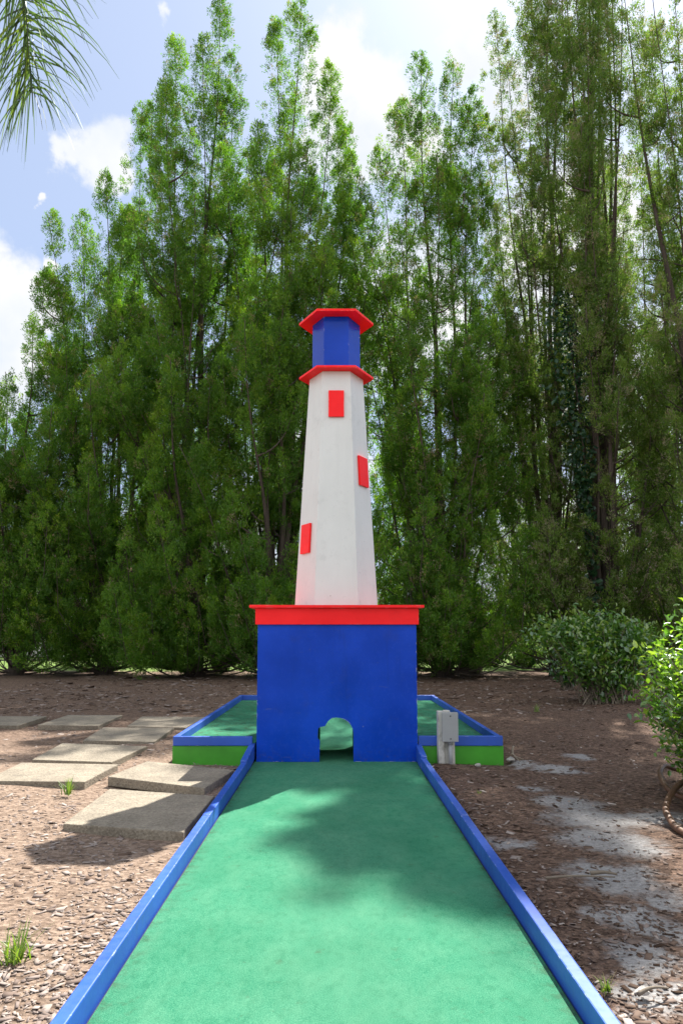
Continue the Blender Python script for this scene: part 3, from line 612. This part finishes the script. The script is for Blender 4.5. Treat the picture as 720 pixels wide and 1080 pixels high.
tot+=cedar('shorter cedar of the back row behind the right picture edge',680,22,[(680,400,0),(715,380,.5),(645,430,-.5),(740,440,0)],M['cedar_olive'],nsp=70,fill=6,reach=2.6,**BK)
tot+=cedar('shorter cedar of the back row behind the cedar with stepped spires',160,23.5,[(160,380,0),(120,420,.5),(200,400,-.5),(245,420,0)],M['cedar'],nsp=110,fill=7,reach=2.6,**BK)
if False: print(tot)

# broad leaves ---------------------------------------------------------------
def leaf_cloud(c,d,nrm,ln,wd):
    n=len(c); s=unit(np.cross(d,nrm)); up=unit(np.cross(s,d)); v=np.empty((n,6,3))
    f=ln*.5; fold=wd*.16
    v[:,0]=c; v[:,1]=c+d*(ln*.30)[:,None]+s*(wd*.45)[:,None]+up*fold[:,None]; v[:,2]=c+d*(ln*.68)[:,None]+s*(wd*.40)[:,None]+up*fold[:,None]
    v[:,3]=c+d*ln[:,None]-up*(ln*.12)[:,None]; v[:,4]=c+d*(ln*.68)[:,None]-s*(wd*.40)[:,None]+up*fold[:,None]; v[:,5]=c+d*(ln*.30)[:,None]-s*(wd*.45)[:,None]+up*fold[:,None]
    return v
LEAF=[(0,1,2,3),(0,3,4,5)]
def bush(name,label,cat,loc,rx,ry,h,mat,nshoot,nleaf,leaf,stem_h=.25,group=None,flat=1.0,tbias=0.0,lumps=9,zc=.62,zr=.2):
    th=thing(name,label,cat,loc,group); tw=MB(); cs=[];ds=[];tn=[]
    lc=[(RNG.uniform(-1,1,3)*np.array([rx*.5,ry*.5,h*zr])+np.array([0,0,h*zc])) for _ in range(lumps)]
    for i in range(nshoot):
        q=lc[RNG.integers(lumps)]; d0=rand_dir(1)[0]; 
        tip=q+d0*np.array([rx*.5,ry*.5,h*.30])*RNG.uniform(.6,1.0)
        tip[2]=np.clip(tip[2],stem_h*RNG.uniform(.5,1.1),h*RNG.uniform(.92,1.1))
        b0=np.array([RNG.normal()*rx*.12,RNG.normal()*ry*.12,-.02])
        out=unit(np.array([tip[0],tip[1],abs(tip[2]-h*.4)+.25*h]))
        pts=curve_pts(b0,tip,np.array([tip[0]*.1,tip[1]*.1,.08]),6)
        if i%2==0: tw.tube(pts.tolist(),[.010,.008,.006,.005,.004,.002],4,.6,cap=False)
        k=nleaf; s=RNG.uniform(-.28,.05,k); p=tip+out*s[:,None]*RNG.uniform(.7,1.5)+RNG.normal(size=(k,3))*leaf*.6
        dd=unit(out*.5+RNG.normal(size=(k,3))*.65+np.array([0,0,-.05])); cs.append(p); ds.append(dd)
        tn.append(np.clip(RNG.normal(.45+tbias,.16)+RNG.normal(size=k)*.12+.35*np.clip(s+.08,0,.2)*4,0,1))
    cs=np.concatenate(cs);ds=np.concatenate(ds);tn=np.concatenate(tn)
    keep=cs[:,2]>.03; cs,ds,tn=cs[keep],ds[keep],tn[keep]
    nr=unit(np.array([0,0,1.0])+RNG.normal(size=cs.shape)*.55); ln=leaf*RNG.uniform(.6,1.25,len(cs))
    np_mesh('foliage',leaf_cloud(cs,ds,nr,ln,ln*RNG.uniform(.42,.58,len(cs))),6,LEAF,tn,mat,th)
    tw.build('stems',M['twig'],th,smooth=True)
    return th
g=ground(642,745); bush('shrub','rounded broadleaf shrub with bare lower stems under the right hand cedars','shrub',(g.x+.12,g.y+.5,0),1.12,.7,1.28,M['broad'],620,18,.080,.42,tbias=.28,lumps=14,zc=.60,zr=.22)
g=ground(604,728); bush('shrub','small dark shrub in front of the left end of the rounded broadleaf shrub','shrub',(g.x,g.y+.3,0),.42,.4,.55,M['broad'],90,12,.075,.12,tbias=-.2)
bush('hedge_bush','bright yellow green hedge bush in the sun at the right picture edge, nearest the camera','hedge',(2.53,3.95,0),.76,.9,1.34,M['hedge'],1700,22,.048,.12,lumps=26,tbias=.15,zc=.50,zr=.34)
# clear leaves low behind the trees, sunlit
for i,(px,py,h,lab) in enumerate(((462,704,.55,'low yellow green plant in the sun behind the fanning cedar stems'),(520,703,.6,'low bright plant under the open cedar beyond the mulch'),(556,704,.7,'taller bright weed clump left of the rounded broadleaf shrub'),(170,702,.5,'low green plant among the trunks at the left of the lighthouse'))):
    g=ground(px,py); bush('low_plant',lab,'plant',(g.x,g.y,0),.75,.5,h,M['hedge'],110,12,.10,.05,group='low plants under the cedars')
for (px,py,rx,h,lab) in ((500,712,1.0,1.5,'dry olive twiggy bush right of the fanning cedar stems'),(432,710,.8,1.1,'low olive twiggy bush between the lighthouse base and the fanning stems'),(585,706,1.1,1.9,'tall olive twiggy bush behind the rounded broadleaf shrub'),(700,706,1.2,2.3,'olive twiggy bush behind the hedge at the right picture edge'),(232,708,.9,1.3,'low olive bush at the foot of the cedars just left of the lighthouse base')):
    g=ground(px,py); bush('twiggy_bush',lab,'bush',(g.x,g.y,0),rx,.7,h,M['cedar_olive'],260,16,.07,.10,group='olive twiggy bushes under the cedars',lumps=12)
# climbing vine on the thick trunk
vr=at(606,440,15.2); th=thing('climbing_vine','dark broadleaf vine clinging high on the thick right hand trunk','vine',(vr.x,vr.y,0))
n=1500; t=RNG.random(n); 
ctr=np.stack([np.interp(t,[0,.5,1],[.35,.1,-.15]),np.zeros(n),1.0+t*7.6],1); fat=np.interp(t,[0,.45,.62,.8,1],[.10,.18,.5,.62,.25])
cl=ctr+rand_dir(n)*(fat*np.sqrt(RNG.random(n)))[:,None]*np.array([1.25,.9,1.1]); keepv=(t>.35)|(RNG.random(n)<.35); cl=cl[keepv]; k=len(cl)
ln=RNG.uniform(.09,.15,k); np_mesh('foliage',leaf_cloud(cl,unit(RNG.normal(size=(k,3))+np.array([0,-.3,-.4])),unit(np.array([0,-.6,.6])+RNG.normal(size=(k,3))*.5),ln,ln*.7),6,LEAF,RNG.random(k),M['vine'],th)
m=MB(); m.tube([(.36,.1,0),(.33,.05,2),(.2,0,4.5),(.05,0,6.5),(-.12,0,8.4)],[.03,.025,.02,.015,.008],6); m.build('stem',M['bark'],th,smooth=True)

# ---------------------------------------------------------------- palm with one drooping frond in view
palm=thing('palm_tree','feathery palm frond drooping into the top left corner','palm tree',(-4.3,6.6,0))
PL=Vector((-4.3,6.6,0))
m=MB(); m.tube([(0,0,-.1),(.03,0,2.5),(.05,.02,5),(.02,0,7.2)],[.19,.15,.14,.13],14); m.build('trunk',M['palmtrunk'],palm,smooth=True)
def frond(pts,nl,ll,down,seed):
    rg=np.random.default_rng(seed); mb=MB(); pts=np.array([tuple(p) for p in pts]); n=len(pts); tt=np.linspace(0,1,n)
    f=np.linspace(0,1,40); R=np.stack([np.interp(f,tt,pts[:,k]) for k in range(3)],1)
    for _ in range(4): R[1:-1]=(R[:-2]+2*R[1:-1]+R[2:])/4
    mb.tube(R.tolist(),[.022*(1-q)+.003 for q in f],5,.5)
    for i in range(nl):
        u=.12+.88*(i/nl); p=np.array([np.interp(u,f,R[:,k]) for k in range(3)]); tg=unit(np.array([np.interp(min(1,u+.03),f,R[:,k])-np.interp(max(0,u-.03),f,R[:,k]) for k in range(3)]))
        sd_=unit(np.cross(tg,np.array([0,0,1.0]) if abs(tg[2])<.9 else np.array([.3,1.0,0])))
        for sg in (-1,1):
            l=ll*max(.62,math.sin(math.pi*min(1,(.12+u*.80)))**.6)*rg.uniform(.75,1.1)
            dr=unit(sd_*sg*rg.uniform(.35,1.0)+tg*rg.uniform(.5,.9)+rg.normal(size=3)*.22); q=p.copy(); P_=[]
            w=rg.uniform(.005,.009); k=6
            wn=unit(np.cross(dr,rg.normal(size=3)))
            for s in range(k):
                P_.append((q.copy(),w*(1-(s/(k-1))**2)+.0012)); q=q+dr*l/(k-1); dr=unit(dr+np.array([0,0,-down*(.6+.6*s/k)]))
            vsx=[]; 
            for (c,ww) in P_: vsx+= [c-wn*ww, c+wn*ww]
            mb.add(vsx,[(2*s,2*s+1,2*s+3,2*s+2) for s in range(k-1)],float(np.clip(rg.normal(.45,.25),0,1)))
    return mb
crown_top=PL+Vector((.02,0,7.2))
vis=[crown_top, crown_top+Vector((.5,-.15,.5)), at(2,-95,6.3), at(20,-45,6.2), at(28,10,6.15), at(31,55,6.12), at(33,98,6.1)]
frond(vis,135,1.2,.33,1).build('frond',M['palm'],palm,offset=tuple(PL))
for k in range(4):
    a=math.radians(118+k*36); o=Vector((math.cos(a),math.sin(a),0))
    pts=[crown_top,crown_top+o*.8+Vector((0,0,.75)),crown_top+o*1.7+Vector((0,0,.8)),crown_top+o*2.5+Vector((0,0,.1)),crown_top+o*2.9+Vector((0,0,-.9))]
    frond(pts,40,.6,.3,20+k).build('frond',M['palm'],palm,offset=tuple(PL))

# ---------------------------------------------------------------- weeds
def tuft(px,py,h,n,label,spread=.6,z=0):
    g=ground(px,py,z); th=MB()
    for i in range(n):
        a=random.uniform(0,6.28); d=Vector((math.cos(a),math.sin(a),0))*random.uniform(.1,spread); b=Vector((random.gauss(0,h*.12),random.gauss(0,h*.12),-.01)); l=h*random.uniform(.5,1.1); w=random.uniform(.0022,.0042)*(h/.12)**.5
        sdv=Vector((-d.y,d.x,0)).normalized()*w; p=b.copy(); vec=(Vector((0,0,1))+d*.6).normalized(); vsx=[]
        for s in range(5):
            k=1-(s/4)**1.5; vsx+=[p-sdv*k,p+sdv*k]; p=p+vec*l/4; vec=(vec+d*.35+Vector((0,0,-.12))).normalized()
        th.add(vsx,[(2*s,2*s+1,2*s+3,2*s+2) for s in range(4)],min(1,max(0,random.gauss(.5,.25))))
    o=th.build('grass_tuft',M['grass']); o.location=g; tag(o,label,'weed','grass tufts and sprouts on the ground'); return o
tuft(72,836,.12,44,'grass tuft growing between the two nearest sunlit paving slabs at the left',.9)
tuft(16,1016,.13,60,'yellow green grass tuft at the lower left picture edge in open mulch',.8)
tuft(640,1042,.055,26,'small green sprout beside the right rail in the lower right corner',1.0)
tuft(566,750,.13,34,'small green weed on the brown mulch behind the electrical box',1.0)
tuft(505,838,.05,16,'tiny green sprout just right of the rail near the electrical box',1.0)

# ---------------------------------------------------------------- hose, pebbles, sticks
m=MB(); q=[]
for (px,py,z) in ((735,815,.03),(712,812,.05),(700,806,.10),(694,815,.08),(702,832,.05),(720,842,.03),(738,846,.03)): q.append(ground(px,py,z))
def smooth_pts(p,n=40):
    t=np.linspace(0,1,len(p)); f=np.linspace(0,1,n); R=np.stack([np.interp(f,t,[a[k] for a in p]) for k in range(3)],1)
    for _ in range(6): R[1:-1]=(R[:-2]+2*R[1:-1]+R[2:])/4
    return R.tolist()
m.tube(smooth_pts(q),.016,10)
q=[ground(px,py,z) for (px,py,z) in ((740,826,.06),(718,824,.09),(706,838,.07),(700,855,.04),(712,874,.02),(740,888,.02))]
m.tube(smooth_pts(q),.017,10)
c0=ground(705,840); o=m.build('garden_hose',M['hose'],smooth=True,offset=tuple(c0)); o.location=c0
tag(o,'brown hose lying in loops at the foot of the bright hedge bush','hose')
def rock(px,py,s,label):
    bm=bmesh.new(); bmesh.ops.create_icosphere(bm,subdivisions=2,radius=1)
    for v in bm.verts:
        k=1+.22*math.sin(v.co.x*3.1+px)+.18*math.sin(v.co.y*4.3+py)+random.uniform(-.08,.08); v.co=Vector((v.co.x*s*k,v.co.y*s*.8*k,v.co.z*s*.5*k))
    me=bpy.data.meshes.new('pebble'); bm.to_mesh(me); bm.free(); me.materials.append(M['rock']); o=bpy.data.objects.new('pebble',me); C.objects.link(o); o.location=ground(px,py,.008); o.rotation_euler.z=px
    tag(o,label,'stone','loose pebbles on the mulch')
rock(538,801,.035,'pale pebble at the right front corner of the raised platform')
rock(503,807,.025,'small pale pebble right of the electrical box foot')
rock(624,727,.16,'grey stone lying under the rounded broadleaf shrub')
rock(676,1046,.02,'small white pebble in the lower right corner beside the sand')
def stick(pts,r,label):
    P_=[ground(a,b,z) for a,b,z in pts]; m=MB(); m.tube(smooth_pts(P_,10),[r*(1-.06*i) for i in range(10)],6); c=P_[0]; o=m.build('stick',M['twig'],smooth=True,offset=tuple(c)); o.location=c; tag(o,label,'stick','dry sticks on the mulch')
stick([(541,787,.10),(539,795,.05),(548,803,.01)],.008,'short upright forked twig at the right corner of the platform')
stick([(539,795,.055),(545,799,.02),(552,801,.012)],.007,'twig lying against the upright twig by the platform corner')
stick([(575,926,.012),(605,923,.02),(648,925,.012)],.006,'long thin stick lying across the dark mulch and grey sand')
stick([(672,1049,.015),(686,1040,.03),(704,1042,.012)],.006,'bleached curved twig near the lower right corner')
stick([(622,921,.01),(636,919,.02),(650,922,.012)],.010,'short dark stick on the grey sand')

# ---------------------------------------------------------------- mulch chips (loose, uncountable)
def chips(name,x0,x1,n,sz,tmean,tsd,y0=1.3,y1=14,seed=1):
    rg=np.random.default_rng(seed)
    d=1/(1/y0-rg.random(n)*(1/y0-1/y1)); y=d; x=np.where(rg.random(n)<.75,x0+(x1-x0)*rg.random(n)**1.3,x0+(x1-x0)*rg.random(n))
    ok=~(((np.abs(x)<.675)&(y<5.6))|((np.abs(x)<1.31)&(y>5.45)&(y<9.25)))
    for pl in SLABPOLY: ok&=~inside(x,y,pl)
    cl=np.sin(x*3.1+1)*np.sin(y*2.3)+np.sin(x*7.7+y*5.1)*.6
    ok&=rg.random(n)<np.clip(.72+.35*cl,.15,1)
    x,y=x[ok],y[ok]; k=len(x)
    ln=np.minimum(sz*np.exp(rg.normal(0,.62,k)),sz*4)*(1+.10*y); wd=ln*rg.uniform(.25,.6,k); hh=ln*rg.uniform(.03,.065,k)
    a=rg.uniform(0,6.28,k); tx=rg.normal(0,.16,k); ty=rg.normal(0,.16,k)
    ux=np.stack([np.cos(a),np.sin(a),tx],1); ux=unit(ux); uy=unit(np.stack([-np.sin(a),np.cos(a),ty],1)); uz=unit(np.cross(ux,uy))
    c=np.stack([x,y,gz(x,y)+hh*.4+.002],1); v=np.empty((k,8,3)); j=rg.uniform(.55,1.15,(k,4))
    for q,(sx_,sy_) in enumerate(((-1,-1),(1,-1),(1,1),(-1,1))):
        b=c+ux*(sx_*ln*.5*j[:,q])[:,None]+uy*(sy_*wd*.5*j[:,(q+1)%4])[:,None]
        v[:,q]=b-uz*(hh*.5)[:,None]; v[:,q+4]=b+uz*(hh*.5)[:,None]
    t=np.clip(np.where(rg.random(k)<.16,rg.normal(.85,.1,k),rg.normal(tmean,tsd,k)),0,1)
    o=np_mesh(name,v,8,[(4,5,6,7),(0,1,5,4),(1,2,6,5),(2,3,7,6),(3,0,4,7)],t,M['chips']); tag(o,kind='stuff')
chips('wood_chips',-.70,-6.5,52000,.0105,.70,.17,seed=1)
chips('bark_mulch',.70,6.5,50000,.0095,.30,.20,seed=2)
chips('mulch_strip',-6,6,9000,.022,.36,.2,9.0,17.5,seed=3)

# ---------------------------------------------------------------- beyond the trees
fen=thing('picket_fence','black metal picket fence glimpsed under the cedars at the left','fence',(-9.5,22.5,0))
m=MB(); m.box(-6,6,-.02,.02,1.25,1.30); m.build('fence_rail',M['iron'],fen); m=MB(); m.box(-6,6,-.02,.02,.15,.20); m.build('fence_rail',M['iron'],fen)
m=MB(); m.box(-.011,.011,-.011,.011,0,1.45); p0=m.build('picket',M['iron'],fen); p0.location=(-5.95,0,0)
for i in range(1,80):
    p=p0.copy(); C.objects.link(p); p.parent=fen; p.location=(-5.95+i*.15,0,0)
hs=thing('house','pale house with a brown gable roof hidden behind the left hand cedars','house',(-17,36,0))
m=MB(); m.box(-9,7,-4,4,0,3.4); m.build('wall',M['stucco'],hs)
m=MB(); m.add([(-9.5,-4.5,3.4),(7.5,-4.5,3.4),(7.5,4.5,3.4),(-9.5,4.5,3.4),(-9.5,0,6.4),(7.5,0,6.4)],[(0,1,5,4),(2,3,4,5),(0,4,3),(1,2,5),(3,2,1,0)]); m.build('roof',M['roof'],hs)
for xw in (-5,0,4):
    m=MB(); m.box(xw-.6,xw+.6,-4.04,-4.01,1.0,2.3); m.build('window',M['iron'],hs)
# far wood, reads as one mass
n=26000; cx=RNG.uniform(-120,120,n); cyy=RNG.uniform(85,110,n); top=3.5+2.0*np.sin(cx*.13)+1.2*np.sin(cx*.41+2); cz=top*np.sqrt(RNG.random(n))*RNG.uniform(.6,1.1,n)
ln=RNG.uniform(.6,1.3,n); o=np_mesh('far_wood',diamonds(np.stack([cx,cyy,cz],1),rand_dir(n),ln,ln*.6),4,[(0,1,2,3)],RNG.uniform(.1,.7,n),M['cedar']); tag(o,kind='stuff')
